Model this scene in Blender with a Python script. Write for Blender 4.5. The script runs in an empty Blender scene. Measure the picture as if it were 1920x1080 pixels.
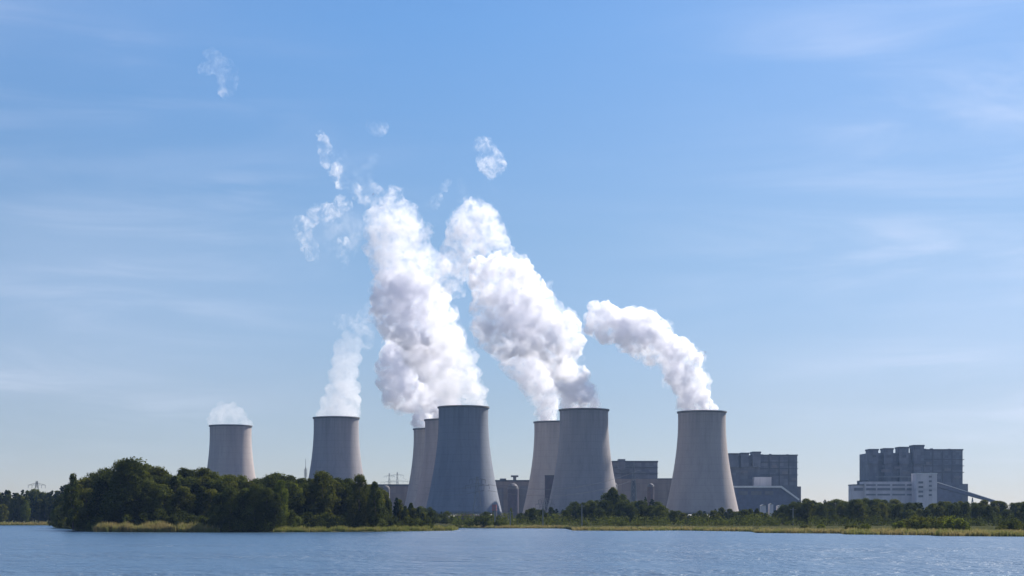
import bpy, bmesh, math, random
from mathutils import Vector, Matrix, noise, Quaternion

R = math.radians
sc = bpy.context.scene
COL = sc.collection

# ------------------------------------------------------------------ camera
F = 2920.0          # focal length in pixels of the 1920 px wide photograph
HY = 968.0          # pixel row of the horizon
CH = 5.0            # camera height above the water
cam_d = bpy.data.cameras.new('camera')
cam = bpy.data.objects.new('camera', cam_d); COL.objects.link(cam)
cam.location = (0, 0, CH); cam.rotation_euler = (R(90), 0, 0)
cam_d.sensor_width = 36; cam_d.lens = 36 * F / 1920
cam_d.shift_y = (HY - 540) / 1920
cam_d.clip_start = 0.5; cam_d.clip_end = 30000
sc.camera = cam

# ------------------------------------------------------------------ sky, sun, exposure
SUN_EL, SUN_AZ = 45.0, 45.0      # azimuth measured from straight ahead towards the right
world = bpy.data.worlds.new('World'); sc.world = world
world.use_nodes = True
wn, wl = world.node_tree.nodes, world.node_tree.links
wn.clear()
sky = wn.new('ShaderNodeTexSky'); sky.sky_type = 'NISHITA'; sky.sun_disc = False
sky.sun_elevation = R(SUN_EL); sky.sun_rotation = R(SUN_AZ)
sky.air_density = 1.0; sky.dust_density = 0.0; sky.ozone_density = 3.0; sky.altitude = 60
tc = wn.new('ShaderNodeTexCoord')
# thin high cirrus, streaked along the horizon
def wmath(op, a, b=None, clamp=False):
    n = wn.new('ShaderNodeMath'); n.operation = op; n.use_clamp = clamp
    for i, v in enumerate((a, b)):
        if v is None: continue
        if isinstance(v, (int, float)): n.inputs[i].default_value = v
        else: wl.new(v, n.inputs[i])
    return n.outputs[0]
sep = wn.new('ShaderNodeSeparateXYZ'); wl.new(tc.outputs['Generated'], sep.inputs[0])
def wnoise(scale, detail, mp, dist=0.0):
    m = wn.new('ShaderNodeMapping'); m.inputs['Scale'].default_value = mp
    m.inputs['Rotation'].default_value = (0, R(2), 0)
    wl.new(tc.outputs['Generated'], m.inputs[0])
    n = wn.new('ShaderNodeTexNoise'); n.inputs['Scale'].default_value = scale
    n.inputs['Detail'].default_value = detail; n.inputs['Distortion'].default_value = dist
    n.inputs['Roughness'].default_value = 0.55
    wl.new(m.outputs[0], n.inputs['Vector'])
    return n.outputs['Fac']
def wramp(v, a, b):
    n = wn.new('ShaderNodeMapRange'); n.interpolation_type = 'SMOOTHSTEP'
    n.inputs['From Min'].default_value = a; n.inputs['From Max'].default_value = b
    wl.new(v, n.inputs['Value']); return n.outputs[0]
n1 = wramp(wnoise(5.0, 9, (1, 1, 7), 0.9), 0.38, 0.80)
n2 = wramp(wnoise(2.3, 3, (1, 1, 4.5)), 0.40, 0.68)
side = wramp(wmath('ABSOLUTE', sep.outputs['X']), 0.02, 0.30)      # more cloud to either side
cloud = wmath('MULTIPLY', wmath('MULTIPLY', n1, n2), wmath('ADD', wmath('MULTIPLY', side, 0.34), 0.03))
soft = wramp(wnoise(1.7, 5, (1, 1, 5), 0.4), 0.40, 0.68)
veil = wmath('ADD', wmath('MULTIPLY', wramp(sep.outputs['X'], -0.1, 0.34), 0.10), wmath('MULTIPLY', wmath('MULTIPLY', soft, side), 0.11))
cl = wmath('ADD', cloud, veil, True)
mixc = wn.new('ShaderNodeMix'); mixc.data_type = 'RGBA'
wl.new(cl, mixc.inputs['Factor']); 
mixc.inputs['B'].default_value = (9.4, 9.6, 11.0, 1)
grade = wn.new('ShaderNodeValToRGB')            # tint laid over the sky: deeper blue aloft, blue grey low down
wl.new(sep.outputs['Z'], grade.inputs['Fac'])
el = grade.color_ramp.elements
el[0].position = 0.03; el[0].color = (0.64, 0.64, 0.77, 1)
el[1].position = 0.60; el[1].color = (0.60, 0.90, 1.30, 1)  # extra blue overhead, added to tint the shaded sides of the towers
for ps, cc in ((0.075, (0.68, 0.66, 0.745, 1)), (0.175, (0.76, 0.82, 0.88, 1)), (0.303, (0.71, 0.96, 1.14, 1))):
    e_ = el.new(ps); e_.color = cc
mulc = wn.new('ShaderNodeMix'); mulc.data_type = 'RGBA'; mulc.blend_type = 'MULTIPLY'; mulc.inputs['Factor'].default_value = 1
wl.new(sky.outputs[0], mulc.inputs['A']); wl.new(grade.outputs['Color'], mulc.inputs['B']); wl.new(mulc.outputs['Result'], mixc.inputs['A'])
bg = wn.new('ShaderNodeBackground'); bg.inputs['Strength'].default_value = 0.059
wo = wn.new('ShaderNodeOutputWorld')
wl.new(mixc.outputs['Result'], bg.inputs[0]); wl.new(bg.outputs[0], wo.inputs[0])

sun_d = bpy.data.lights.new('sun', 'SUN'); sun_d.energy = 5.0; sun_d.angle = R(0.53)
sun_d.color = (1.0, 0.93, 0.83)
sun = bpy.data.objects.new('sun', sun_d); COL.objects.link(sun)
sd = Vector((math.sin(R(SUN_AZ)) * math.cos(R(SUN_EL)), math.cos(R(SUN_AZ)) * math.cos(R(SUN_EL)), math.sin(R(SUN_EL))))
sun.rotation_euler = sd.to_track_quat('Z', 'Y').to_euler()

sc.view_settings.view_transform = 'Standard'; sc.view_settings.look = 'None'
sc.view_settings.gamma = 1; sc.view_settings.use_curve_mapping = False
sc.view_settings.exposure = 0.85
HAZE = 0.000036
cy = sc.cycles
cy.use_denoising = True
try: cy.denoiser = 'OPENIMAGEDENOISE'
except Exception: pass
cy.use_adaptive_sampling = True; cy.adaptive_threshold = 0.015
cy.max_bounces = 26; cy.diffuse_bounces = 3; cy.glossy_bounces = 2; cy.transmission_bounces = 3
cy.volume_bounces = 24; cy.transparent_max_bounces = 96
cy.volume_step_rate = 1.0; cy.volume_max_steps = 96
cy.sample_clamp_indirect = 8; cy.sample_clamp_direct = 2

# ------------------------------------------------------------------ helpers
def P(px, py, D):
    """pixel of the photograph at distance D -> point in the world"""
    return Vector(((px - 960) * D / F, D, CH + (HY - py) * D / F))
def tag(o, label=None, cat=None, group=None, kind=None):
    if label: o['label'] = label
    if cat: o['category'] = cat
    if group: o['group'] = group
    if kind: o['kind'] = kind
    return o
def link(name, data, parent=None, loc=None):
    o = bpy.data.objects.new(name, data); COL.objects.link(o)
    if parent: o.parent = parent
    if loc is not None: o.location = loc
    return o
def empty(name, loc, rz=0.0):
    o = link(name, None); o.location = loc; o.rotation_euler.z = rz; o.empty_display_size = 5
    return o
def pydata(name, V, Fc, mat=None, smooth=False):
    me = bpy.data.meshes.new(name); me.from_pydata([tuple(v) for v in V], [], Fc); me.update()
    if mat: me.materials.append(mat)
    if smooth: me.polygons.foreach_set('use_smooth', [True] * len(me.polygons))
    return me
class MB:
    def __init__(s): s.V = []; s.F = []
    def add(s, V, Fc):
        b = len(s.V); s.V += [Vector(v) for v in V]; s.F += [tuple(i + b for i in f) for f in Fc]
    def box(s, x0, x1, y0, y1, z0, z1):
        s.add([(x, y, z) for z in (z0, z1) for y in (y0, y1) for x in (x0, x1)],
              [(0, 2, 3, 1), (4, 5, 7, 6), (0, 1, 5, 4), (2, 6, 7, 3), (0, 4, 6, 2), (1, 3, 7, 5)])
    def prism(s, poly, y0, y1):
        """poly of (x,z) points, extruded in y"""
        n = len(poly); V = [(x, y0, z) for x, z in poly] + [(x, y1, z) for x, z in poly]
        s.add(V, [tuple(range(n)), tuple(range(2 * n - 1, n - 1, -1))] +
              [(i, i + n, (i + 1) % n + n, (i + 1) % n) for i in range(n)])
    def bar(s, a, b, r0, r1=None, n=4):
        a, b = Vector(a), Vector(b); r1 = r0 if r1 is None else r1
        d = (b - a)
        if d.length < 1e-6: return
        q = d.to_track_quat('Z', 'Y'); V = []
        for c, r in ((a, r0), (b, r1)):
            for k in range(n):
                t = 2 * math.pi * (k + .5) / n
                V.append(c + q @ Vector((r * math.cos(t), r * math.sin(t), 0)))
        s.add(V, [(k, (k + 1) % n, (k + 1) % n + n, k + n) for k in range(n)] +
              [tuple(range(n - 1, -1, -1)), tuple(range(n, 2 * n))])
    def build(s, name, mat, parent=None, smooth=False, loc=None):
        me = pydata(name, s.V, s.F, mat, smooth)
        bm = bmesh.new(); bm.from_mesh(me); bmesh.ops.recalc_face_normals(bm, faces=bm.faces); bm.to_mesh(me); bm.free()
        return link(name, me, parent, loc)

# ---- materials
class NT:
    def __init__(s, name):
        s.m = bpy.data.materials.new(name); s.m.use_nodes = True
        s.t = s.m.node_tree; s.n = s.t.nodes; s.l = s.t.links; s.n.clear()
        s.out = s.n.new('ShaderNodeOutputMaterial')
    def new(s, typ, **kw):
        n = s.n.new(typ)
        for k, v in kw.items(): setattr(n, k, v)
        return n
    def set(s, sock, v):
        if isinstance(v, bpy.types.NodeSocket): s.l.new(v, sock)
        elif isinstance(v, (tuple, list)) and len(v) == 3 and sock.type == 'RGBA': sock.default_value = (*v, 1)
        else: sock.default_value = v
    def coord(s, kind='Object'): return s.new('ShaderNodeTexCoord').outputs[kind]
    def map(s, vec, scale=(1, 1, 1), loc=(0, 0, 0)):
        n = s.new('ShaderNodeMapping'); s.set(n.inputs['Scale'], scale); s.set(n.inputs['Location'], loc)
        s.l.new(vec, n.inputs[0]); return n.outputs[0]
    def noise(s, vec, scale, detail=4, rough=.55, dist=0.0, out='Fac'):
        n = s.new('ShaderNodeTexNoise'); s.l.new(vec, n.inputs['Vector'])
        n.inputs['Scale'].default_value = scale; n.inputs['Detail'].default_value = detail
        n.inputs['Roughness'].default_value = rough; n.inputs['Distortion'].default_value = dist
        return n.outputs[out]
    def math(s, op, a, b=0.0, c=None, clamp=False):
        n = s.new('ShaderNodeMath', operation=op, use_clamp=clamp)
        s.set(n.inputs[0], a); s.set(n.inputs[1], b)
        if c is not None: s.set(n.inputs[2], c)
        return n.outputs[0]
    def ramp(s, v, a, b, lo=0.0, hi=1.0, kind='SMOOTHSTEP'):
        n = s.new('ShaderNodeMapRange', interpolation_type=kind)
        s.set(n.inputs['Value'], v)
        for k, x in (('From Min', a), ('From Max', b), ('To Min', lo), ('To Max', hi)): s.set(n.inputs[k], x)
        return n.outputs[0]
    def mix(s, f, a, b, blend='MIX'):
        n = s.new('ShaderNodeMix', data_type='RGBA', blend_type=blend)
        s.set(n.inputs['Factor'], f); s.set(n.inputs['A'], a); s.set(n.inputs['B'], b)
        return n.outputs['Result']
    def bsdf(s, color, rough=.8, **kw):
        n = s.new('ShaderNodeBsdfPrincipled')
        s.set(n.inputs['Base Color'], color); s.set(n.inputs['Roughness'], rough)
        for k, v in kw.items(): s.set(n.inputs[k.replace('_', ' ')], v)
        return n
    def done(s, surf=None, vol=None):
        if surf is not None: s.l.new(surf, s.out.inputs['Surface'])
        if vol is not None: s.l.new(vol, s.out.inputs['Volume'])
        return s.m

def mat_plain(name, c, rough=.8, var=.15, scale=.2, metallic=0.0):
    t = NT(name); o = t.coord()
    n = t.noise(o, scale, 5)
    dark = tuple(x * (1 - var) for x in c); light = tuple(min(1, x * (1 + var)) for x in c)
    b = t.bsdf(t.mix(t.ramp(n, .3, .7), dark, light), rough, Metallic=metallic)
    return t.done(b.outputs[0])

def mat_concrete():
    t = NT('weathered_concrete'); o = t.coord()
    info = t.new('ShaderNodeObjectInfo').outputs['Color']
    big = t.noise(t.map(o, (1, 1, .12)), .07, 5)
    streak = t.noise(t.map(o, (1, 1, .03)), .45, 6, .65)
    fine = t.noise(o, .6, 4)
    sepz = t.new('ShaderNodeSeparateXYZ'); t.l.new(o, sepz.inputs[0])
    band = t.math('FRACT', t.math('MULTIPLY', sepz.outputs['Z'], 1 / 7.5))      # casting lifts
    lift = t.ramp(t.math('ABSOLUTE', t.math('SUBTRACT', band, .5)), .44, .5)
    c = t.mix(t.ramp(big, .35, .65), (.33, .295, .275), (.39, .35, .32))
    c = t.mix(t.math('MULTIPLY', t.ramp(streak, .46, .74), .3), c, (.19, .175, .17))
    c = t.mix(t.math('MULTIPLY', t.ramp(fine, .4, .7), .10), c, (.24, .225, .21))
    c = t.mix(t.math('MULTIPLY', lift, .24), c, (.18, .17, .16))
    soot = t.math('MULTIPLY', t.ramp(sepz.outputs['Z'], 84, 116), t.ramp(t.noise(t.map(o, (1, 1, .05)), .22, 5), .38, .62))
    c = t.mix(t.math('MULTIPLY', soot, .35), c, (.15, .145, .14))
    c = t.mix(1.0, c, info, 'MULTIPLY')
    return t.done(t.bsdf(c, .9).outputs[0])

def mat_facade(name, c1, c2, fx, fz, line=(.07, .08, .10), lw=.46, amt=.5):
    """sheet cladding: panel joints and storeys, panels of slightly different tone"""
    t = NT(name); o = t.coord()
    s = t.new('ShaderNodeSeparateXYZ'); t.l.new(o, s.inputs[0])
    u = t.math('ADD', s.outputs['X'], s.outputs['Y'])
    fu = t.math('FRACT', t.math('MULTIPLY', u, 1 / fx)); fz_ = t.math('FRACT', t.math('MULTIPLY', s.outputs['Z'], 1 / fz))
    lu = t.ramp(t.math('ABSOLUTE', t.math('SUBTRACT', fu, .5)), lw, .5)
    lz = t.ramp(t.math('ABSOLUTE', t.math('SUBTRACT', fz_, .5)), lw - .04, .5)
    cell = t.new('ShaderNodeCombineXYZ')
    t.l.new(t.math('FLOOR', t.math('MULTIPLY', u, 1 / fx)), cell.inputs[0])
    t.l.new(t.math('FLOOR', t.math('MULTIPLY', s.outputs['Z'], 1 / fz)), cell.inputs[1])
    wnz = t.new('ShaderNodeTexWhiteNoise'); t.l.new(cell.outputs[0], wnz.inputs['Vector'])
    c = t.mix(wnz.outputs['Value'], c1, c2)
    c = t.mix(t.math('MULTIPLY', t.ramp(t.noise(t.map(o, (1, 1, .25)), .09, 6), .4, .65), .5), c, tuple(x * .6 for x in c1))
    c = t.mix(t.math('MULTIPLY', t.math('MAXIMUM', lu, lz), amt), c, line)
    return t.done(t.bsdf(c, .75).outputs[0])

def mat_steam(name, dens, zf=None, n0=.35, n1=.62, lo=.15, scale=.028, aniso=.3, core=1.0, dz=1.0, fray=.07, flo=.0, f0=.41, fw=.15):
    """water vapour: density from noise; zf=(z0,z1) thins it with height"""
    t = NT(name); o = t.coord()
    nz = t.noise(t.map(o, (1, 1, dz)), scale, 7, .66, .5)
    d = t.ramp(nz, n0, n1, lo, core)
    nf = t.noise(o, fray, 7, .72, .5)
    d = t.math('MULTIPLY', d, t.ramp(nf, f0, f0 + fw, flo, 1.0))
    if zf:
        s = t.new('ShaderNodeSeparateXYZ'); t.l.new(o, s.inputs[0])
        d = t.math('MULTIPLY', d, t.ramp(s.outputs['Z'], zf[0], zf[1], 1.0, zf[2]))
    d = t.math('MULTIPLY', d, dens)
    v = t.new('ShaderNodeVolumePrincipled')
    v.inputs['Color'].default_value = (.955, .955, .975, 1)
    v.inputs['Anisotropy'].default_value = aniso
    t.l.new(d, v.inputs['Density'])
    return t.done(vol=v.outputs[0])

def mat_leaf(name, dark, light, trans=.35):
    t = NT(name)
    at = t.new('ShaderNodeAttribute', attribute_name='tint').outputs['Fac']
    rnd = t.new('ShaderNodeObjectInfo').outputs['Random']
    c = t.mix(at, dark, light)
    c = t.mix(t.ramp(rnd, .62, 1.0, 0, .6), c, (light[0] * 1.35, light[1] * 1.25, light[2] * 1.1))
    c = t.mix(t.ramp(rnd, .5, .0, 0, .7), c, (light[0] * .45, light[1] * .45, light[2] * .5))
    d = t.new('ShaderNodeBsdfDiffuse'); t.l.new(c, d.inputs['Color'])
    tr = t.new('ShaderNodeBsdfTranslucent'); t.l.new(t.mix(.5, c, (light[0] * 1.6, light[1] * 1.7, light[2] * .8)), tr.inputs['Color'])
    mx = t.new('ShaderNodeMixShader'); mx.inputs[0].default_value = trans
    t.l.new(d.outputs[0], mx.inputs[1]); t.l.new(tr.outputs[0], mx.inputs[2])
    return t.done(mx.outputs[0])

M = {}
M['concrete'] = mat_concrete()
M['rim'] = mat_plain('rim_concrete', (.12, .12, .125), .9)
M['column'] = mat_plain('column_concrete', (.15, .14, .13), .9)
M['boiler'] = mat_facade('boiler_house_cladding', (.075, .085, .115), (.135, .14, .17), 5, 4)
M['brown'] = mat_facade('brown_cladding', (.17, .135, .13), (.21, .17, .155), 11, 9, amt=.3)
M['grey_block'] = mat_facade('grey_block_cladding', (.12, .115, .13), (.16, .15, .165), 8, 8, amt=.35)
M['pale'] = mat_facade('pale_panel', (.50, .47, .49), (.60, .56, .57), 6, 40, amt=.2)
M['dark_roof'] = mat_plain('dark_roofing', (.05, .055, .07), .8)
M['glass'] = mat_plain('window_band', (.09, .095, .12), .3)
M['white_sheet'] = mat_plain('white_sheet', (.62, .62, .62), .5, .08)
M['conveyor'] = mat_plain('conveyor_cladding', (.07, .08, .13), .6)
M['rust'] = mat_plain('rusty_brown_cladding', (.095, .062, .062), .8)
M['dark_purple'] = mat_plain('dark_violet_cladding', (.060, .045, .065), .8)
M['steel'] = mat_plain('galvanised_steel', (.16, .17, .18), .5, .1, metallic=.4)
M['pole'] = mat_plain('pale_pole', (.20, .20, .20), .6, .1)
M['cable'] = mat_plain('cable_metal', (.05, .05, .055), .6, .1)
M['bark'] = mat_plain('bark', (.06, .05, .04), .9, .3, 1.5)

# ------------------------------------------------------------------ cooling towers
GZ = 1.2            # ground level
def tower_r(z):
    return 25.5 * math.sqrt(1 + ((z - 108) / 83.3) ** 2)
def make_shell():
    n = 120; zs = [8 + (117 - 8) * i / 40 for i in range(41)]
    V, Fc = [], []
    prof = [(tower_r(z), z) for z in zs] + [(tower_r(z) - .8, z) for z in reversed(zs)]
    for k in range(n):
        a = 2 * math.pi * k / n
        for r, z in prof: V.append((r * math.cos(a), r * math.sin(a), z))
    m = len(prof)
    for k in range(n):
        k2 = (k + 1) % n
        for i in range(m):
            i2 = (i + 1) % m
            Fc.append((k * m + i, k2 * m + i, k2 * m + i2, k * m + i2))
    return pydata('shell', V, Fc, M['concrete'], True)
def ring(name, prof, n, mat):
    V, Fc = [], []; m = len(prof)
    for k in range(n):
        a = 2 * math.pi * k / n
        for r, z in prof: V.append((r * math.cos(a), r * math.sin(a), z))
    for k in range(n):
        for i in range(m):
            Fc.append((k * m + i, ((k + 1) % n) * m + i, ((k + 1) % n) * m + (i + 1) % m, k * m + (i + 1) % m))
    return pydata(name, V, Fc, mat)
shell_me = make_shell()
rt = tower_r(117)
rim_me = ring('rim', [(rt - .9, 115.6), (rt + .02, 115.4), (rt + 1.1, 115.9), (rt + 1.1, 117.4), (rt - .9, 117.4)], 120, M['rim'])
rb = tower_r(8)
sill_me = ring('lintel', [(rb - 1.0, 7.0), (rb + .5, 7.0), (rb + .5, 8.0), (rb - 1.0, 8.0)], 120, M['column'])
basin_me = ring('basin_wall', [(rb + 3.0, -1.5), (rb + 3.6, -1.5), (rb + 3.6, 2.0), (rb + 3.0, 2.0)], 80, M['rim'])
lm = MB()
for s in (-1, 1):
    lm.bar((rb + 2.4, 0, 0), (rb - .25, s * 2.4, 7.0), .45, .4, 6)
leg_me = lm.build('leg', M['column']); _t = leg_me; leg_me = leg_me.data; bpy.data.objects.remove(_t)
TOW = [  # centre pixel, distance, label
 (432.5, 1929, 'leftmost cooling tower, alone behind the wooded island, steam curling low over its rim'),
 (630.5, 1772, 'second cooling tower from the left, standing alone with a thin tapering cone of steam'),
 (813, 1999, 'hindmost of the three overlapping cooling towers, only a strip of its left flank showing'),
 (838, 1812, 'middle of the three overlapping cooling towers, mostly hidden by the big dark one in front'),
 (869, 1600, 'largest dark blue grey cooling tower, with a jagged sunlit right edge'),
 (1042, 1853, 'paler cooling tower half hidden behind the left side of its nearer neighbour'),
 (1095, 1640, 'front cooling tower of the overlapping pair right of centre, under a dark rising plume'),
 (1316, 1673, 'rightmost cooling tower, standing alone beside the low brown and grey boiler houses')]
towers = []
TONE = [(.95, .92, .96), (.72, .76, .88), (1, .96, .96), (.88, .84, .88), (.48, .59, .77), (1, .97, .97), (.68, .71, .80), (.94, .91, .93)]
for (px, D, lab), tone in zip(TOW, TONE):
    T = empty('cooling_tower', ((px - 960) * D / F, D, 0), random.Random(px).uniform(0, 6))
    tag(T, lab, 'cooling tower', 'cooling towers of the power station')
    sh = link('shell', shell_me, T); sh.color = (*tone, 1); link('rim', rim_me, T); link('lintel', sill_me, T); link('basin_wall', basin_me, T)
    for k in range(24):
        g = link('leg', leg_me, T); g.rotation_euler.z = 2 * math.pi * k / 24
    towers.append(T)

# ------------------------------------------------------------------ steam
def hull(name, sp, voxel, floor):
    bm = bmesh.new()
    for p, r in sp:
        if floor is not None and p.z - r * .2 < floor:
            p = p.copy(); p.z = max(p.z, floor + r * .2)
        bmesh.ops.create_icosphere(bm, subdivisions=3 if r > 8 else 2, radius=r, matrix=Matrix.Translation(p))
    me = bpy.data.meshes.new(name); bm.to_mesh(me); bm.free()
    tmp = link('tmp', me)
    rm = tmp.modifiers.new('r', 'REMESH'); rm.mode = 'VOXEL'; rm.voxel_size = voxel; rm.adaptivity = 0
    dg = bpy.context.evaluated_depsgraph_get(); dg.update()
    me2 = bpy.data.meshes.new_from_object(tmp.evaluated_get(dg))
    bpy.data.objects.remove(tmp); bpy.data.meshes.remove(me)
    me2.name = name
    return me2
def steam(name, circles, D, mat, label, seed, voxel=1.6, child=1.0, bump=1.0, depth=.9, floor=None, fray_n=0, veil=None, grow=1.06, cat='steam plume', grp=None):
    """circles: (px, py, radius px[, depth offset m]) -> lumpy closed hull filled with vapour"""
    rnd = random.Random(seed); k = D / F
    sp = []; main = []
    for c in circles:
        D2 = D + (c[3] if len(c) > 3 else rnd.uniform(-.35, .35) * c[2] * k)
        p = P(c[0], c[1], D2); r = c[2] * D2 / F * grow
        sp.append((p, r)); main.append((p, r))
        if rnd.random() < fray_n:                # torn satellites beyond the main body
            d = Vector((rnd.gauss(0, 1), rnd.gauss(0, .6), rnd.gauss(0, 1))).normalized()
            sp.append((p + d * r * rnd.uniform(1.0, 1.35), r * rnd.uniform(.22, .42)))
        nk = int(14 * child)
        for j in range(nk):                      # puffs bulging out of each big ball
            d = Vector((rnd.gauss(0, 1), rnd.gauss(0, 1), rnd.gauss(0, 1))).normalized()
            r2 = r * rnd.uniform(.2, .46)
            q = p + d * (r * rnd.uniform(.72, 1.0) - r2 * .35)
            sp.append((q, r2))
    me2 = hull(name, sp, voxel, floor)
    # cauliflower: voronoi lumps in three sizes, then fine fray
    off = Vector((seed * 13.7, seed * 5.1, seed * 3.3)); vs = me2.vertices
    nor = [v.normal.copy() for v in vs]
    base = [v.co.copy() for v in vs]
    s0 = bump
    for v, n, c in zip(vs, nor, base):
        w = c + Vector((noise.noise(c * .05 + off), noise.noise(c * .05 - off), noise.noise(c * .05 + off * 2))) * 6 * s0
        d = 0
        for sz, amp in ((16 * s0, 6.5 * s0), (7.5 * s0, 4.2 * s0), (3.8 * s0, 2.0 * s0)):
            f1 = noise.voronoi(w / sz + off)[0][0]
            d += amp * (.62 - f1)
        d += noise.noise(c * .35 + off) * .9 * s0 + noise.noise(c * .8) * .4 * s0
        v.co = c + n * max(d, -1.5)
        if floor is not None and v.co.z < floor: v.co.z = floor
    me2.materials.clear(); me2.materials.append(mat)
    o = link(name, me2)
    tag(o, label, cat, grp)
    if veil:                                     # thin torn skin of vapour round the dense body
        rv = random.Random(seed + 500); sv = []
        for p, r in main:
            sv.append((p, r * 1.2))
            for _ in range(3):
                d = Vector((rv.gauss(0, 1), rv.gauss(0, .7), rv.gauss(0, 1))).normalized()
                sv.append((p + d * r * rv.uniform(.8, 1.15), max(5, r * rv.uniform(.3, .55))))
        mv = hull('veil', sv, 2.6, floor)
        for v in mv.vertices:
            c = v.co; d = noise.noise(c * .06 + off) * 7 + noise.noise(c * .16 + off) * 3.5
            v.co = c + v.normal * max(d, -1.5)
            if floor is not None and v.co.z < floor: v.co.z = floor
        mv.materials.clear(); mv.materials.append(veil)
        link('veil', mv, o)
    return o

G_P = 'steam plumes rising from the cooling towers'
G_W = 'torn wisps of steam drifting above the plumes'
S_veil = mat_steam("veil_steam", .07, n0=.40, n1=.60, lo=.0, scale=.045, fray=.11, f0=.43, fw=.15)
S_dense = mat_steam('dense_steam', .32, n0=.40, n1=.58, lo=.06, scale=.04, fray=.11, f0=.42, fw=.14)
S_right = mat_steam('bright_steam', .34, n0=.38, n1=.58, lo=.08, scale=.04, fray=.11, f0=.42, fw=.14)
S_soft = mat_steam('thin_steam', .035, n0=.30, n1=.65, lo=.4, flo=.25)
S_cone = mat_steam('fading_steam', .065, (135, 240, .12), n0=.25, n1=.62, lo=.5, flo=.3)
S_T5 = mat_steam('rim_steam', .06, n0=.30, n1=.62, lo=.4, flo=.2)
S_wisp = mat_steam('wispy_steam', .17, n0=.42, n1=.66, lo=.0, scale=.045, fray=.075, f0=.46, fw=.2, dz=.45)
S_wisp2 = mat_steam('faint_wispy_steam', .075, n0=.40, n1=.70, lo=.0, scale=.04, fray=.085, f0=.42, fw=.26, dz=.5)
TOPZ = 117.2
steam('steam_plume', [(400,790,11),(418,788,13),(438,788,13),(456,793,10),(466,797,8),(405,776,12),(425,772,14),(444,776,13),(455,784,9),(415,763,8),(436,762,8)],
      1929, S_soft, 'small tuft of steam hugging the rim of the leftmost cooling tower', 1, 1.8, 1, .6, floor=TOPZ, grp=G_P)
steam('steam_plume', [(606,778,12),(625,774,16),(648,772,18),(664,776,12),(615,758,14),(636,752,20),(658,752,17),(624,734,15),(645,728,20),(662,728,14),(634,704,17),(655,700,18),
      (640,678,18),(660,672,17),(640,652,14),(662,645,17),(650,628,10),(675,622,9)],
      1772, S_cone, 'thin pale cone of steam narrowing upwards above the second tower from the left', 2, 1.8, 1, .6, floor=TOPZ, grp=G_P)
# big column on the left: three towers' plumes merging
steam('steam_plume', [(794,792,18,-20),(800,768,20),(785,752,22),(760,748,24),(742,742,22),(800,735,26),(768,722,30),(735,715,24),(730,690,22),(760,690,30),(740,668,24),
      (768,655,28),(742,645,18)],
      1985, S_dense, 'grey shaded lumps of steam at the lower left of the big left column', 3, 2.0, 1, 1, floor=TOPZ, grp=G_P, veil=S_veil)
steam('steam_plume', [(838,768,26,112),(815,745,28,95),(830,715,32,75),(812,685,32,50),(785,660,32,30),(825,655,30,30),(800,628,34),(765,625,30),(738,610,26),(845,632,22),(830,600,26),(790,590,36),
      (750,580,34),(722,590,22),(800,556,28),(820,570,22),(765,545,36),(730,540,30),(715,560,18)],
      1700, S_dense, 'white billowing steam filling the middle of the big left column above three towers', 4, 2.0, 1, 1, floor=TOPZ, grp=G_P, veil=S_veil)
steam('steam_plume', [(840,755,18),(865,752,20),(892,756,14),(905,760,9),(855,735,24),(880,735,22),(848,708,28),(870,705,22),(860,680,22),(850,655,24),(838,640,24),(866,665,14),(880,700,14),(895,735,14),(885,670,10)],
      1600, S_T5, 'soft hazy steam spreading from the rim of the largest dark tower', 5, 1.8, 1, .8, floor=TOPZ, grp=G_P, veil=S_veil)
steam('steam_plume', [(760,515,40),(725,505,22),(795,520,30),(745,480,40),(785,480,28),(735,450,38),(765,445,30),(722,425,32),(752,415,32),(710,408,20),(738,394,20),(762,408,14),(722,378,12),(706,358,8),(735,364,8),(700,348,5),(694,372,7),
      (815,500,24),(790,455,14),(700,440,16),(697,470,12)],
      1700, mat_steam('upper_steam', .125, n0=.43, n1=.62, lo=.02, scale=.04, fray=.10, f0=.45), 'ragged white top of the big left steam column, leaning up and to the left', 6, 2.0, 1, 1, grp=G_P, veil=S_veil)
steam('steam_plume', [(1024,778,17),(1028,755,20),(1010,745,16),(1012,725,24),(1035,730,20),(990,712,18),(1000,695,30),(965,690,20),(985,665,30),(955,668,20),(940,650,18)],
      1853, mat_steam('mid_steam', .19, n0=.38, n1=.60, lo=.05, scale=.04, fray=.11), 'lumpy pale steam climbing left from the paler half hidden tower right of centre', 7, 2.0, 1, 1, floor=TOPZ, grp=G_P, veil=S_veil)
steam('steam_plume', [(1080,754,26,68),(1105,758,18,68),(1075,735,26,58),(1096,735,18,58),(1065,712,26,40),(1085,708,18,40),(1055,690,24,18),(1045,665,28),(1068,655,22),(1040,640,34),(1075,635,18),(1055,612,28),(1020,610,34),
      (1070,622,18),(995,640,28),(985,605,38),(950,640,28),(925,640,22),(1000,570,34),(955,590,40),(915,610,28),(970,550,40),(930,555,34),(900,580,18),(1005,545,20),(960,520,34),(925,520,32),(945,500,26),(975,505,20),(900,525,20),(898,500,16),(905,545,16)],
      1572, S_dense, 'heavy billowing steam column sweeping up and left from the front tower right of centre', 8, 2.0, 1, 1, floor=TOPZ, grp=G_P, veil=S_veil)
steam('steam_plume', [(890,395,22),(905,410,26),(875,415,26),(865,440,26),(900,440,28),(925,440,20),(935,455,16),(946,468,10),(915,425,18),(880,462,20),(852,470,20),(840,500,20),(860,510,20),(835,530,18),(850,540,14),(845,455,12),(870,490,22),(895,475,16)],
      1625, mat_steam('high_steam', .13, n0=.43, n1=.60, lo=.02, scale=.04, fray=.10, f0=.45), 'rounded white steam head high above the gap between the two big columns', 9, 2.0, 1, .9, grp=G_P, veil=S_veil)
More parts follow.
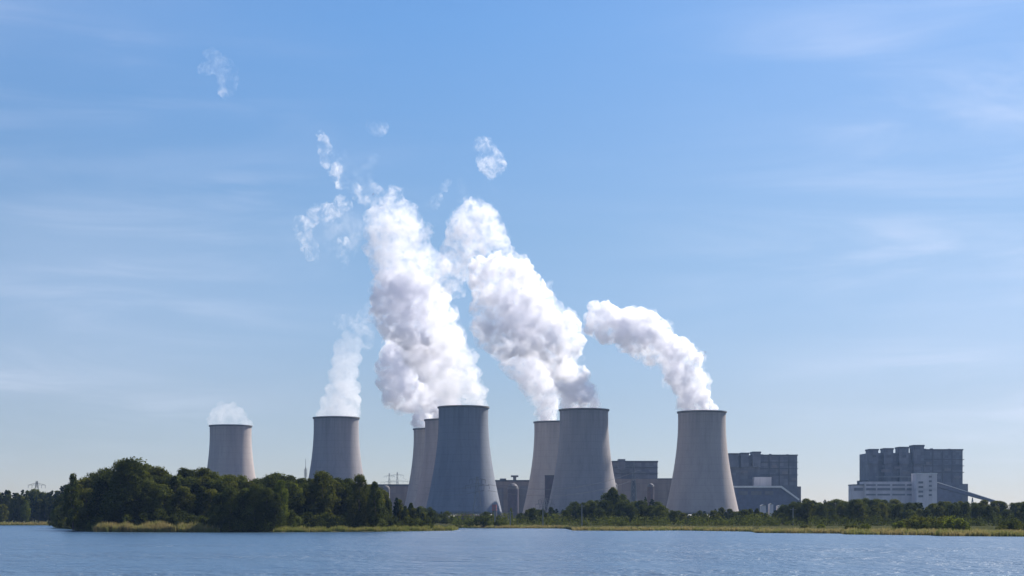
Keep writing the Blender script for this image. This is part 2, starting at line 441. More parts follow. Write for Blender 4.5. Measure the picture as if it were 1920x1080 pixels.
steam('steam_plume', [(1312,762,20),(1292,756,18),(1330,764,10),(1296,738,22),(1314,742,18),(1285,718,24),(1300,712,22),(1272,695,28),(1292,680,24),(1262,668,28),(1278,655,20),(1240,648,26),(1225,668,16),
      (1215,630,28),(1235,622,20),(1195,645,22),(1205,605,26),(1220,600,16),(1175,620,28),(1170,650,12),(1150,605,24),(1135,625,18),(1130,590,20),(1115,600,16),(1118,578,12),(1180,592,16),(1108,620,10)],
      1673, S_right, 'bright curling steam plume bending left from the rightmost tower', 10, 1.8, 1, .9, floor=TOPZ, grp=G_P, veil=S_veil)
# wisps
steam('steam_wisp', [(898,272,7),(908,270,8),(918,282,8),(926,296,10),(932,308,10),(915,308,11),(902,300,6),(922,318,9),(938,312,6)], 1750, mat_steam('puff_steam', .12, n0=.36, n1=.64, lo=.0, scale=.05, fray=.10, f0=.44, fw=.22),
      'lone bright puff of steam, highest one right of the gap between the columns', 11, 1.5, 1, .5, grow=1.8, cat='steam wisp', grp=G_W)
steam('steam_wisp', [(607,262,6),(610,280,8),(617,300,10),(628,315,10),(633,332,7),(638,348,5),(600,250,4),(652,345,5),(662,352,7),(672,362,8),(682,370,8),(692,382,8)], 1850, S_wisp,
      'tall thin curl of torn steam above and left of the big column', 12, 1.5, 1, .45, grow=1.8, cat='steam wisp', grp=G_W)
steam('steam_wisp', [(562,420,9),(572,440,10),(580,462,10),(587,478,8),(585,415,8),(595,402,11),(612,400,11),(628,395,9),(640,382,9),(650,385,7)], 1850, S_wisp,
      'hook shaped torn wisp of steam left of the big column top', 13, 1.5, 1, .45, grow=1.8, cat='steam wisp', grp=G_W)
steam('steam_wisp', [(642,460,9),(648,475,10),(645,490,7)], 1850, S_wisp, 'small faint upright wisp between the hooked wisp and the big column', 14, 1.5, 1, .45, grow=1.8, cat='steam wisp', grp=G_W)
steam('steam_wisp', [(700,236,8),(712,240,9)], 1850, S_wisp2, 'tiny isolated steam scrap high above the big left column', 15, 1.5, 1, .4, grow=1.8, cat='steam wisp', grp=G_W)
steam('steam_wisp', [(398,108,10),(412,122,11),(425,135,12),(428,152,11),(425,170,9),(390,125,8),(380,132,6)], 1850, S_wisp2, 'faint ragged scrap of steam alone in the upper left sky', 16, 1.5, 1, .45, grow=1.8, cat='steam wisp', grp=G_W)
steam('steam_wisp', [(800,384,6),(812,380,7),(822,372,6),(832,352,5),(840,342,4)], 1800, S_wisp2, 'thin streak of steam strung between the tops of the two columns', 17, 1.5, 1, .4, grow=1.8, cat='steam wisp', grp=G_W)
steam('steam_wisp', [(640,604,8),(655,600,7),(672,608,8),(685,622,10),(688,640,9),(682,595,8),(695,580,8)], 1790, S_wisp2, 'greyish wisp joining the thin cone of steam to the big column', 18, 1.5, 1, .4, grow=1.8, cat='steam wisp', grp=G_W)
S_link = mat_steam('linking_haze_steam', .022, n0=.42, n1=.68, lo=.0, scale=.025, fray=.06, f0=.43, fw=.25, dz=.6)
steam('steam_wisp', [(590,450,22),(612,430,24),(640,430,24),(665,420,22),(640,400,20),(620,470,18),(660,455,18),(600,400,16)], 1800, S_link,
      'pale thin veil of steam around the hooked wisp left of the big column', 21, 2.2, .6, .8, cat='steam wisp', grp=G_W)
steam('steam_wisp', [(640,300,16),(655,325,18),(670,345,18),(690,350,16),(625,270,12),(690,320,14),(700,300,12)], 1800, S_link,
      'pale thin veil of steam drifting above the ragged top of the big column', 22, 2.2, .6, .8, cat='steam wisp', grp=G_W)
steam('steam_wisp', [(870,350,14),(885,335,14),(880,315,12),(905,345,12),(925,345,12),(930,370,12),(865,375,10)], 1640, S_link,
      'barely visible shreds of steam between the lone puff and the steam head below it', 23, 2.2, .6, .8, cat='steam wisp', grp=G_W)
# ------------------------------------------------------------------ land and water
t = NT('ground_soil'); o = t.coord()
c = t.mix(t.ramp(t.noise(o, .05, 6), .35, .65), (.030, .036, .016), (.055, .055, .025))
c = t.mix(t.ramp(t.noise(o, .6, 4), .5, .75), c, (.08, .07, .04))
M["ground"] = t.done(t.bsdf(c, 1.0, Specular_IOR_Level=0.0).outputs[0])
t = NT('lake_water'); o = t.coord()
w1 = t.noise(t.map(o, (1.0, .55, 1)), .30, 3, .6, .3)
w2 = t.noise(t.map(o, (1.0, .6, 1)), 1.1, 3, .6, .3)
w3 = t.noise(t.map(o, (.3, 1, 1)), .035, 5, .6)
patch = t.ramp(w3, .38, .62)
sy = t.new('ShaderNodeSeparateXYZ'); t.l.new(o, sy.inputs[0])
calm = t.ramp(t.math('ADD', sy.outputs['Y'], t.math('MULTIPLY', w3, 160)), 330, 520, 1.0, .62)
w0 = t.noise(t.map(o, (1.0, .45, 1)), .085, 4, .6, .4)
h = t.math('ADD', t.math('MULTIPLY', w0, 3.2), t.math('ADD', t.math('MULTIPLY', w1, 1.5), t.math('MULTIPLY', w2, .7)))
bmp = t.new('ShaderNodeBump'); bmp.inputs['Distance'].default_value = 1.0
t.l.new(h, bmp.inputs['Height'])
t.l.new(t.math('MULTIPLY', calm, t.math('ADD', t.math('MULTIPLY', patch, .45), .55)), bmp.inputs['Strength'])
b = t.bsdf((.03, .068, .12), .27, IOR=1.42)
t.l.new(bmp.outputs[0], b.inputs['Normal'])
M['water'] = t.done(b.outputs[0])
wm = MB(); wm.add([(-4400, -190, 0), (4400, -190, 0), (4400, 1500, 0), (-4400, 1500, 0)], [(0, 1, 2, 3)])
tag(wm.build('water', M['water']), kind='structure')

def shore_d(py): return CH * F / (py - HY)
rg = random.Random(5)
def interp(tab, x):
    if x <= tab[0][0]: return tab[0][1]
    for (a, va), (b_, vb) in zip(tab, tab[1:]):
        if x <= b_: return va + (vb - va) * (x - a) / (b_ - a)
    return tab[-1][1]
SHORE = [(-1700, 985), (-400, 985), (60, 985), (130, 984.6), (300, 984.6), (700, 986), (820, 989), (930, 990.5), (1040, 990.8), (1066, 991.5), (1074, 994.8), (1180, 995.3), (1262, 994.6),
         (1300, 995), (1408, 996.8), (1418, 999.2), (1575, 1000.3), (1586, 1002), (1740, 1003.6), (1760, 1005), (1920, 1006), (2300, 1009), (3600, 1012)]
ISL = [(100, 988.4), (108, 990), (122, 991.5), (140, 993), (146, 995.8), (175, 997.2), (290, 998), (412, 998.2), (515, 998.2), (700, 997), (848, 995), (860, 993)]
def sheet(name, tab, rows, step, mat, kindtag='structure', back=None):
    xs = []; x = tab[0][0]
    while x < tab[-1][0]: xs.append(x); x += step if -100 < x < 2000 else 60
    xs.append(tab[-1][0])
    V, Fc = [], []; m = len(rows(500))
    for px in xs:
        D = shore_d(interp(tab, px)) + rg.uniform(-1.2, 1.2)
        for (D2, z) in rows(D): V.append(((px - 960) * D2 / F, D2, z))
    for i in range(len(xs) - 1):
        for j in range(m - 1):
            Fc.append((i * m + j, (i + 1) * m + j, (i + 1) * m + j + 1, i * m + j + 1))
    return tag(link(name, pydata(name, V, Fc, mat, True)), kind=kindtag)
sheet('ground', SHORE, lambda D: [(D - 4, -.8), (D - .5, .05), (D + 1.5, .5), (D + 12, .9), (max(D + 100, 1000), GZ), (1400, GZ), (2400, GZ + .6), (4400, GZ + 1)], 12, M['ground'])
sheet('island', ISL, lambda D: [(D - 4, -.8), (D - .5, .05), (D + 1.5, .5), (D + 10, .9), (D + 50, .9), (D + 66, -.8)], 8, M['ground'])

# ------------------------------------------------------------------ trees
M['leaf_dark'] = mat_leaf('leaf_dark', (.011, .016, .007), (.095, .110, .028), .25)
M['leaf_olive'] = mat_leaf('leaf_olive', (.018, .022, .008), (.125, .130, .030), .28)
M['leaf_bright'] = mat_leaf('leaf_bright', (.045, .062, .014), (.14, .16, .030), .4)
M['needle'] = mat_leaf('needle', (.016, .028, .020), (.040, .060, .038), .15)
def leaf_mesh(name, clumps, n, size, rnd, mat, flat=0.0):
    V, Fc, T = [], [], []
    tot = sum(c[1] ** 2 for c in clumps)
    for (p, r, tint) in clumps:
        k = max(6, int(n * r * r / tot))
        for _ in range(k):
            d = Vector((rnd.gauss(0, 1), rnd.gauss(0, 1), rnd.gauss(0, 1))).normalized()
            d.z *= (1 - flat * .5)
            q = p + d * r * rnd.uniform(.55, 1.12)
            s = size * rnd.uniform(.6, 1.35)
            nn = (d + Vector((rnd.uniform(-.5, .5), rnd.uniform(-.5, .5), rnd.uniform(-.2, .5)))).normalized()
            u = nn.orthogonal().normalized(); u.rotate(Quaternion(nn, rnd.uniform(0, 6.28)))
            v = nn.cross(u)
            b0 = len(V)
            V += [q - u * s * .5, q + v * s * .42 + nn * s * .1, q + u * s * .55, q - v * s * .42 + nn * s * .12]
            Fc.append((b0, b0 + 1, b0 + 2, b0 + 3)); T.append(min(1, max(0, tint * .8 + rnd.uniform(-.2, .35))))
    me = pydata(name, V, Fc, mat)
    a = me.attributes.new('tint', 'FLOAT', 'FACE'); a.data.foreach_set('value', T)
    return me
def make_broad(seed, h, w, n, mat, low=.12, size=.62):
    rnd = random.Random(seed); cl = []
    nc = 46
    for i in range(nc):
        u = (i + .5) / nc; z = low + (1 - low) * u ** .85
        prof = math.sin(math.pi * min(1, (z - low * .6) / (1 - low * .6)) ** .75) ** .55      # wide middle, round head
        a = i * 2.4 + rnd.uniform(-.5, .5)
        rr = w * .5 * prof * math.sqrt(rnd.uniform(.12, 1.0)) * .85
        r = w * rnd.uniform(.10, .19) * (1.1 - .35 * u)
        cl.append((Vector((rr * math.cos(a), rr * math.sin(a), min(h - r * .9, z * h))), r, rnd.random() ** 2))
    cr = leaf_mesh('crown', cl, n, size, rnd, mat)
    tb = MB(); pts = [Vector((0, 0, -.5))]
    for i in range(1, 6): pts.append(Vector((rnd.uniform(-.3, .3), rnd.uniform(-.3, .3), h * .16 * i)))
    for i in range(5): tb.bar(pts[i], pts[i + 1], .38 * (1 - i * .17), .38 * (1 - (i + 1) * .17), 6)
    for c_ in cl[::3]:
        b0 = pts[min(5, max(1, int(c_[0].z / h * 5)))]
        if (c_[0] - b0).length > 1: tb.bar(b0, c_[0], .13, .04, 4)
    o = tb.build('trunk', M['bark']); tr = o.data; bpy.data.objects.remove(o)
    return cr, tr
def make_pine(seed, h, w, n, mat, size=.55):
    rnd = random.Random(seed); cl = []
    for i in range(30):
        u = i / 29; z = .22 + .76 * u
        prof = (1 - u) ** .6 * .8 + .14
        a = i * 2.4; rr = w * .5 * prof * rnd.uniform(.35, .85); r = w * rnd.uniform(.10, .17) * (1.15 - .6 * u)
        cl.append((Vector((rr * math.cos(a), rr * math.sin(a), z * h)), r, rnd.random()))
    cl.append((Vector((0, 0, h * .985)), w * .06, .5))
    cr = leaf_mesh('crown', cl, n, size, rnd, mat, .5)
    tb = MB(); tb.bar((0, 0, -.5), (0, 0, h * .55), .3, .16, 6); tb.bar((0, 0, h * .55), (0, 0, h * .97), .16, .04, 5)
    for c_ in cl[::2]: tb.bar((0, 0, c_[0].z - .6), c_[0], .08, .03, 4)
    o = tb.build('trunk', M['bark']); tr = o.data; bpy.data.objects.remove(o)
    return cr, tr
H0 = 20.0
PROTO = {
 'big': [make_broad(s, H0, 13 + s % 3, 6500, M['leaf_dark']) for s in (1, 2, 3, 4)],
 'olive': [make_broad(s, H0, 12, 6000, M['leaf_olive']) for s in (11, 12)],
 'bright': [make_broad(s, H0, 10, 5000, M['leaf_bright']) for s in (21,)],
 'slim': [make_broad(s, H0, 8, 4200, M['leaf_dark'], .08) for s in (31, 32)],
 'pine': [make_pine(s, H0, 7.5, 3600, M['needle']) for s in (41, 42, 43)],
}
def make_shrub(seed, mat, n=1500):
    rnd = random.Random(seed); cl = []
    for i in range(16):
        a = rnd.uniform(0, 6.28); rr = 2.3 * math.sqrt(rnd.random())
        z = rnd.uniform(.4, 3.1) * (1 - (rr / 3.4) ** 2)
        cl.append((Vector((rr * math.cos(a), rr * math.sin(a), max(.45, z))), rnd.uniform(.5, .95), rnd.random() ** 1.6))
    cr = leaf_mesh('foliage', cl, n, .34, rnd, mat)
    tb = MB()
    for c_ in cl: tb.bar((c_[0].x * .15, c_[0].y * .15, -.4), c_[0], .06, .02, 4)
    o = tb.build('stem', M['bark']); tr = o.data; bpy.data.objects.remove(o)
    return cr, tr
SHR = {'dark': make_shrub(1, M['leaf_dark']), 'olive': make_shrub(2, M['leaf_olive']), 'bright': make_shrub(3, M['leaf_bright']), 'dark2': make_shrub(4, M['leaf_dark'])}
rt_ = random.Random(77)
def tree(px, top, D, kind, label, group=None, wid=1.0, gz=.9):
    cr, tr = rt_.choice(PROTO[kind])
    h = CH + (HY - top) * D / F - gz
    if h < 1.5: h = 1.5
    s = h / H0
    nm = {'pine': 'pine_tree'}.get(kind, 'leafy_tree')
    o = empty(nm, ((px - 960) * D / F, D, gz), rt_.uniform(0, 6.28))
    o.scale = (s ** .75 * wid, s ** .75 * wid, s)
    tag(o, label, 'tree', group)
    link('crown', cr, o); link('trunk', tr, o)
    return o
def shrub(px, top, D, kind, label, group=None, wid=1.0, gz=.8):
    cr, tr = SHR[kind]
    h = max(1.0, CH + (HY - top) * D / F - gz); s = h / 3.7
    o = empty('shrub', ((px - 960) * D / F, D, gz), rt_.uniform(0, 6.28)); o.scale = (s * wid, s * wid, s)
    tag(o, label, 'shrub', group)
    link('foliage', cr, o); link('stem', tr, o)
    return o
# island wood: skyline read off the photograph
SKY_I = [(108, 930), (120, 908), (150, 896), (165, 882), (190, 876), (215, 866), (240, 860), (270, 864), (300, 874), (325, 880), (345, 874), (385, 875), (400, 881), (430, 881), (455, 890),
         (480, 893), (510, 886), (535, 886), (556, 898), (580, 892), (600, 886), (625, 886), (655, 893), (690, 904), (705, 904), (722, 918), (745, 930), (765, 940), (785, 948), (805, 955)]
GI = 'trees of the wood on the low island'
L_I = [(108, 200, 'dark leafy tree in the left end of the island wood'), (200, 330, 'tall leafy tree in the domed highest part of the island wood'),
       (330, 480, 'dark leafy tree in the island wood in front of the leftmost cooling tower'), (480, 600, 'leafy tree in the middle of the island wood, between the two lone left towers'),
       (600, 700, 'leafy tree in the island wood in front of the second tower from the left'), (700, 860, 'small slim tree in the low right end of the island wood')]
def idp(px): return shore_d(interp(ISL, px)) - 483.5
def lab_i(px):
    for a, b_, l in L_I:
        if a <= px < b_: return l
    return L_I[-1][2]
tree(137, 888, 512, 'slim', 'small tree with a loose tuft against the sky at the island left tip', GI, .8)
tree(240, 859, 516, 'big', 'broad tallest tree whose domed crown tops the island wood', GI, 1.15)
tree(527, 900, 500, 'bright', 'yellow green leafy tree standing bright in the middle of the island wood', GI, .8)
tree(604, 884, 516, 'olive', 'rounded olive tree right before the lower left edge of the second tower', GI, 1.0)
tree(674, 890, 514, 'olive', 'yellowish tree at the lower right corner of the second tower from the left', GI, .7)
tree(703, 903, 512, 'slim', 'narrow dark tree standing up left of the low brown block with pylons', GI, .8)
x = 118
while x < 812:
    top = interp(SKY_I, x)
    for row, (dd, lo, hi) in enumerate(((513, 12, 40), (522, 4, 22), (536, 0, 10))):
        px = x + rt_.uniform(-9, 9) + row * 6
        tp = interp(SKY_I, px) + rt_.uniform(lo, hi) * (1 if x < 700 else .5)
        if x > 700: k = rt_.choice(['slim', 'pine', 'slim', 'olive'])
        else: k = rt_.choice(['big', 'big', 'big', 'olive', 'slim', 'bright'] if row == 0 else ['big', 'big', 'big', 'olive'])
        tree(px, min(tp, 975), dd + idp(px) * .9 + rt_.uniform(-2, 3), k, lab_i(px), GI, (1.0 if x < 700 else .75) * rt_.uniform(.85, 1.15))
    x += 23 if x < 700 else 17
for px_, tp_ in ((410, 925), (432, 912), (456, 918), (478, 908), (500, 915), (516, 925)):
    tree(px_, tp_, 489, 'big', 'dark tree overhanging the water in the gap between the two reed beds', GI, .8, .5)
# undergrowth skirting the island
x = 108
while x < 800:
    shrub(x, 958 + rt_.uniform(-8, 12) if x < 720 else 970 + rt_.uniform(-5, 8), 498 + idp(x) + rt_.uniform(0, 6), rt_.choice(['dark', 'dark2', 'dark', 'olive']),
          'dark bush at the foot of the island wood, left part' if x < 420 else 'dark bush at the foot of the island wood, right part', 'bushes at the foot of the island wood', 1.0, .6)
    x += 13
# far left forest
x = -110
while x < 125:
    for row in (0, 1):
        tree(x + rt_.uniform(-3, 3), (918 if x < 70 else 924 - (x - 70) * .28) + rt_.uniform(-2, 7) + row * 10, 905 + 25 * (1 - row), rt_.choice(['pine', 'pine', 'slim', 'big']) if row == 0 else rt_.choice(['olive', 'slim', 'pine']),
             'distant bluish tree in the forest on the far shore, left edge of the view', 'trees of the far shore forest at left', 1.0 if row == 0 else .8, GZ)
    x += 8
tree(5, 945, 880, 'olive', 'rusty tinged tree at the very left on the far shore', 'trees of the far shore forest at left', 1.0, GZ)
tree(48, 938, 880, 'bright', 'pale green tree in front of the dark far shore forest at left', 'trees of the far shore forest at left', .8, GZ)
# band of trees right of the island
SKY_R = [(780, 944), (800, 952), (840, 961), (870, 968), (890, 968), (905, 958), (925, 962), (945, 966), (965, 970), (980, 955), (990, 950), (1010, 949), (1030, 953), (1060, 950), (1085, 940), (1095, 936), (1130, 937), (1140, 930),
         (1148, 918), (1160, 920), (1175, 930), (1185, 936), (1210, 934), (1235, 940), (1250, 950), (1275, 958), (1300, 962), (1320, 956), (1345, 950), (1365, 955), (1385, 958), (1400, 952), (1440, 958),
         (1470, 950), (1490, 940), (1505, 930), (1530, 936), (1560, 938), (1600, 935), (1640, 936), (1670, 938), (1700, 942), (1740, 942), (1780, 940), (1800, 936), (1830, 938), (1860, 938), (1890, 940), (1960, 938)]
L_R = [(600, 900, 'low dark tree on the shore below the largest dark tower'), (900, 975, 'low dark tree on the shore before the small brown building between the towers'),
       (975, 1140, 'dark tree in the shore band below the overlapping pair of towers'), (1140, 1250, 'tree in the shore band below the brown and grey blocks right of centre'),
       (1250, 1400, 'low tree in the shore band below the rightmost tower'), (1400, 1520, 'tree in the shore band below the conveyor hall'),
       (1520, 1690, 'tree in the even band below the left half of the far right plant'), (1690, 2400, 'tree in the even band below the right half of the far right plant')]
GR = 'trees of the shore band below the power station'
tree(1149, 914, 740, 'big', 'tallest dark tree of the shore band, at the lower right edge of the front tower', GR, .8, GZ)
tree(958, 952, 730, 'bright', 'slim light green tree below the brown building between the towers', GR, .4, GZ)
x = 786
while x < 2140:
    for row, (dd, lo, hi) in enumerate(((720, 4, 14), (780, 0, 5))):
        px = x + rt_.uniform(-4, 4) + row * 6
        tp = interp(SKY_R, px) + rt_.uniform(lo - 3, hi + 2)
        if tp > 978: continue
        lab = [l for a, b_, l in L_R if a <= px < b_][0]
        k = rt_.choice(['big', 'big', 'slim', 'big', 'olive', 'pine'] if px < 1480 else ['big', 'big', 'big', 'olive', 'olive', 'pine'])
        hh = CH + (HY - tp) * dd / F
        tree(px, tp, dd + rt_.uniform(-20, 20), k, lab, GR, rt_.uniform(.8, 1.4), GZ)
    x += 12 if x < 1960 else 20
# shrubs along the right bank
for px, top, D, k, wd, lab in [
    (1600, 976, 470, 'olive', 1.2, 'leftmost rounded shrub of the right bank clump'), (1625, 979, 465, 'bright', 1.1, 'light green shrub second in the right bank clump'),
    (1700, 962, 462, 'olive', .9, 'upright olive shrub at the left side of the tall bank bushes'), (1718, 952, 468, 'olive', .8, 'bushy tree-like shrub with ragged top on the right bank'),
    (1742, 958, 466, 'olive', .9, 'brownish shrub in the middle of the tall bank bushes'), (1766, 955, 470, 'olive', .9, 'full olive shrub right of the middle of the bank bushes'),
    (1786, 962, 462, 'bright', 1.0, 'yellow green shrub with rounded top on the right bank'), (1806, 974, 460, 'bright', 1.0, 'lower bright shrub closing the bank bushes on the right'),
    (1685, 974, 460, 'bright', .9, 'small bright shrub at the foot of the bank bushes'), (1724, 976, 455, 'dark', 1.2, 'dark low shrub before the tall bank bushes'),
    (1755, 978, 455, 'dark2', 1.2, 'dark low shrub right of the middle below the bank bushes'),
    (1893, 970, 450, 'dark', 1.0, 'dark shrub near the right edge of the view'), (1912, 966, 455, 'olive', 1.0, 'olive shrub cut by the right edge of the view'),
    (1878, 978, 446, 'olive', .9, 'low olive shrub beside the dark one near the right edge'),
    (1510, 980, 540, 'olive', 1.3, 'grey green shrub on the bank left of the far right plant'), (1538, 981, 520, 'bright', 1.2, 'pale shrub on the bank below the gap between the two right plants'),
    (1195, 978, 620, 'olive', 1.5, 'olive shrub on the shore below the grey boiler house'), (1165, 981, 610, 'dark', 1.4, 'dark shrub on the shore below the tallest band tree'),
    (906, 962, 640, 'dark', 1.1, 'dark mound shaped bush at the foot of the largest tower'), (935, 975, 640, 'dark2', 1.4, 'dark low bush right of the mound shaped one'),
    (880, 976, 640, 'dark', 1.4, 'dark low bush left of the mound shaped one')]:
    shrub(px, top, D, k, lab, 'shrubs scattered along the bank', wd, .8 if D < 600 else GZ)

# undergrowth: brush nobody could count
def brush(px0, px1, dfun, hfun, n, mat, label, size=.5):
    rnd = random.Random(px0); cl = []
    for i in range(n):
        px = rnd.uniform(px0, px1); D = dfun(px) + rnd.uniform(0, 1) * 14; h = hfun(px) * (.5 + rnd.random() * .7)
        x_ = (px - 960) * D / F; r = h * rnd.uniform(.35, .6)
        cl.append((Vector((x_, D, .5 + max(r * .5, h - r))), r, rnd.random() ** 1.5))
        cl.append((Vector((x_ + rnd.uniform(-1, 1), D - .5, .4 + r * .4)), r * .9, rnd.random() ** 1.5))
    tag(link('undergrowth', leaf_mesh('undergrowth', cl, n * 46, size, rnd, mat)), label, 'brush', None, 'stuff')
brush(404, 520, lambda px: shore_d(998.2) - 2.0, lambda px: 3.4, 130, M['leaf_dark'], 'dark brush down to the water between the two reed beds of the island', .35)
brush(104, 180, lambda px: shore_d(interp(ISL, px)) - 1.5, lambda px: 3.0, 40, M['leaf_dark'], 'dark brush down to the water at the left tip of the island', .35)
brush(520, 850, lambda px: shore_d(interp(ISL, px)) + 6, lambda px: 3.4 if px < 730 else 1.8, 130, M['leaf_dark'], 'brush behind the low reeds on the right half of the island', .4)
brush(850, 1460, lambda px: 660, lambda px: 5.6 if px < 1060 or px > 1380 else 4.6, 260, M['leaf_dark'], 'dense brush filling the shore band below the towers', .6)
brush(1440, 2150, lambda px: 640, lambda px: 4.6, 240, M['leaf_dark'], 'dense brush filling the shore band below the far right plant', .6)

# ------------------------------------------------------------------ reeds
def mat_reed(name, a, b_, c_):
    t = NT(name); geo = t.new('ShaderNodeNewGeometry').outputs['Position']
    at = t.new('ShaderNodeAttribute', attribute_name='tint').outputs['Fac']
    c = t.mix(t.ramp(t.noise(geo, .12, 4), .42, .6), a, b_)
    c = t.mix(t.math('MULTIPLY', at, .6), c, c_)
    d = t.new('ShaderNodeBsdfDiffuse'); t.l.new(c, d.inputs['Color'])
    tr = t.new('ShaderNodeBsdfTranslucent'); t.l.new(c, tr.inputs['Color'])
    mx = t.new('ShaderNodeMixShader'); mx.inputs[0].default_value = .4
    t.l.new(d.outputs[0], mx.inputs[1]); t.l.new(tr.outputs[0], mx.inputs[2])
    return t.done(mx.outputs[0])
M['reed'] = mat_reed('reed', (.26, .215, .085), (.17, .19, .05), (.38, .31, .14))
M['reed_green'] = mat_reed('reed_green', (.20, .19, .055), (.14, .17, .035), (.32, .28, .10))
def reeds(px0, px1, tab, depth, topf, per, wid, label, off=1.0, mat='reed'):
    rnd = random.Random(px0); V, Fc, T = [], [], []
    dm = shore_d(interp(tab, (px0 + px1) / 2)); area = (px1 - px0) * dm / F * depth
    for _ in range(int(area * per)):
        px = rnd.uniform(px0, px1); dd = rnd.random() ** 1.4 * depth
        D = shore_d(interp(tab, px)) + off + dd
        ed = min(1, (px - px0 + 1) / 10, (px1 - px + 1) / 10)
        x_ = (px - 960) * D / F
        hgt = topf(px) * (.75 + .35 * noise.noise(Vector((x_ * .25, D * .25, 3)))) * rnd.uniform(.75, 1.1) * (.35 + .65 * ed ** .5) * (.62 + .38 * min(1, dd / 2.5))
        gp = noise.noise(Vector((x_ * .45, D * .3, 9)))
        if gp < -.22 or (gp < -.08 and rnd.random() < .5): continue
        a = rnd.uniform(0, 6.28); w = wid * rnd.uniform(.6, 1.4); l = rnd.uniform(0, .22) * hgt; la = rnd.uniform(0, 6.28)
        u = Vector((math.cos(a), math.sin(a), 0)) * w; p = Vector((x_, D, 0)); q = Vector((math.cos(la), math.sin(la), 0)) * l
        b0 = len(V)
        V += [p - u * .5, p + u * .5, p + q * .3 + u * .5 + Vector((0, 0, hgt * .6)), p + q * .3 - u * .5 + Vector((0, 0, hgt * .6)), p + q + Vector((0, 0, hgt))]
        Fc += [(b0, b0 + 1, b0 + 2, b0 + 3), (b0 + 3, b0 + 2, b0 + 4)]; tt = rnd.random(); T += [tt * .5, tt]
    me = pydata('reed_bed', V, Fc, M[mat]); at = me.attributes.new('tint', 'FLOAT', 'FACE'); at.data.foreach_set('value', T)
    tag(link('reed_bed', me), label, 'reeds', None, 'stuff')
reeds(172, 412, ISL, 6, lambda px: 4.1 if px < 330 else 4.1 - (px - 330) * .009, 26, .14, 'tall golden reeds standing in the water before the left of the island', -1.5)
reeds(512, 858, ISL, 6, lambda px: 2.5, 24, .13, 'low yellow green reeds along the right half of the island', -.5, 'reed_green')
reeds(-60, 112, SHORE, 10, lambda px: 2.4, 8, .22, 'thin strip of pale reeds along the far shore at left', 0)
reeds(858, 1072, SHORE, 9, lambda px: 1.8, 12, .18, 'low dull reeds on the shore below the middle towers', 0)
reeds(1066, 1420, SHORE, 10, lambda px: 1.9, 11, .16, 'golden reeds along the bank below the front and rightmost towers', -.5)
reeds(1415, 1590, SHORE, 10, lambda px: 2.1, 12, .15, 'reddish brown reeds along the bank left of the far right plant', -.5)
reeds(1584, 1960, SHORE, 12, lambda px: 2.3, 13, .15, 'dense reeds along the nearest bank at the right edge', -.5)

# ------------------------------------------------------------------ buildings
class Bld:
    def __init__(s, name, pxc, D, label, group=None, cat='building'):
        s.D = D; s.o = empty(name, ((pxc - 960) * D / F, D, 0)); tag(s.o, label, cat, group); s.cx = (pxc - 960) * D / F
    def X(s, px): return (px - 960) * s.D / F - s.cx
    def Z(s, py): return CH + (HY - py) * s.D / F
    def box(s, name, px0, px1, py, y0, y1, mat, pyb=None, parent=None, bev=0):
        m = MB(); z0 = -.5 if pyb is None else s.Z(pyb)
        m.box(s.X(px0), s.X(px1), y0, y1, z0, s.Z(py))
        return m.build(name, mat, parent or s.o)
def windows(B, name, px0, px1, n, py0, py1, y, gap=.25, mat='glass'):
    w = (px1 - px0) / n
    for i in range(n):
        B.box(name, px0 + w * (i + gap / 2), px0 + w * (i + 1 - gap / 2), py0, y - .35, y - .003, M[mat], pyb=py1)
# far right plant
B = Bld('boiler_house', 1716, 2120, 'far right slate blue boiler house with four stair towers stepping up its roof')
B.box('main_block', 1731, 1805, 843.5, 0, 60, M['boiler']); B.box('left_block', 1630, 1730.8, 849, 4, 60, M['boiler'])
B.box('roof_edge', 1730, 1806, 842, -1, 61, M['dark_roof'], pyb=844.5)
for a, b_, tp in ((1628, 1645, 843.5), (1656, 1673, 842), (1684, 1702, 839.5), (1711, 1730.5, 836)):
    tw = B.box('stair_tower', a, b_, tp, -6, 16, M['boiler'], pyb=870)
    B.box('cap', a - .8, b_ + .8, tp - 1.5, -7, 17, M['dark_roof'], pyb=tp + 1.6, parent=tw)
    B.box('bunker_shaft', a + 2, b_ - 1, 870.3, -2, 3.9, M['boiler'])
for k, yy in enumerate((861, 873, 885)): B.box('ledge', 1728, 1807.5, yy, -1.2, -.01, M['dark_roof'], pyb=yy + 1.2)
for xx in (1748, 1766, 1784): B.box('pilaster', xx, xx + 1.6, 846, -.9, -.02, M['dark_roof'], pyb=905)
B.box('annex', 1805.3, 1817, 907, 5, 50, M['grey_block']); B.box('lower_annex', 1622, 1629.8, 900, 6, 50, M['dark_roof'])
for k, xx in enumerate((1737, 1752, 1771, 1790)): B.box('roof_vent', xx, xx + 4, 840.5 - (k % 2), 12 + 6 * k, 18 + 6 * k, M['grey_block'], pyb=842)
for xx in (1634, 1662, 1690): B.box('louvre', xx, xx + 7, 853, -6.5, -6.02, M['dark_roof'], pyb=858)
for k, (xa, xb, ya) in enumerate(((1652, 1668, 880), (1676, 1688, 874), (1692, 1706, 884), (1736, 1746, 866), (1770, 1782, 878), (1788, 1801, 892))): B.box('duct', xa, xb, ya, -2.6, -1.21 if xa > 1728 else 1, M['grey_block'], pyb=ya + 5)
B.box('pipe_bridge', 1640, 1728, 893, -4, -1, M['steel'], pyb=895)
B = Bld('turbine_hall', 1680, 2060, 'long pale low hall with window bands, before the far right boiler house')
B.box('wall', 1621, 1718, 903, 0, 30, M['pale']); B.box('end_wall', 1600, 1620.7, 910, 2, 30, M['pale'])
B.box('roof_edge', 1599.5, 1621, 908, 1, 31, M['dark_roof'], pyb=909.9)
B.box('end_window', 1602, 1619, 914.5, 1.5, 1.98, M['glass'], pyb=920)
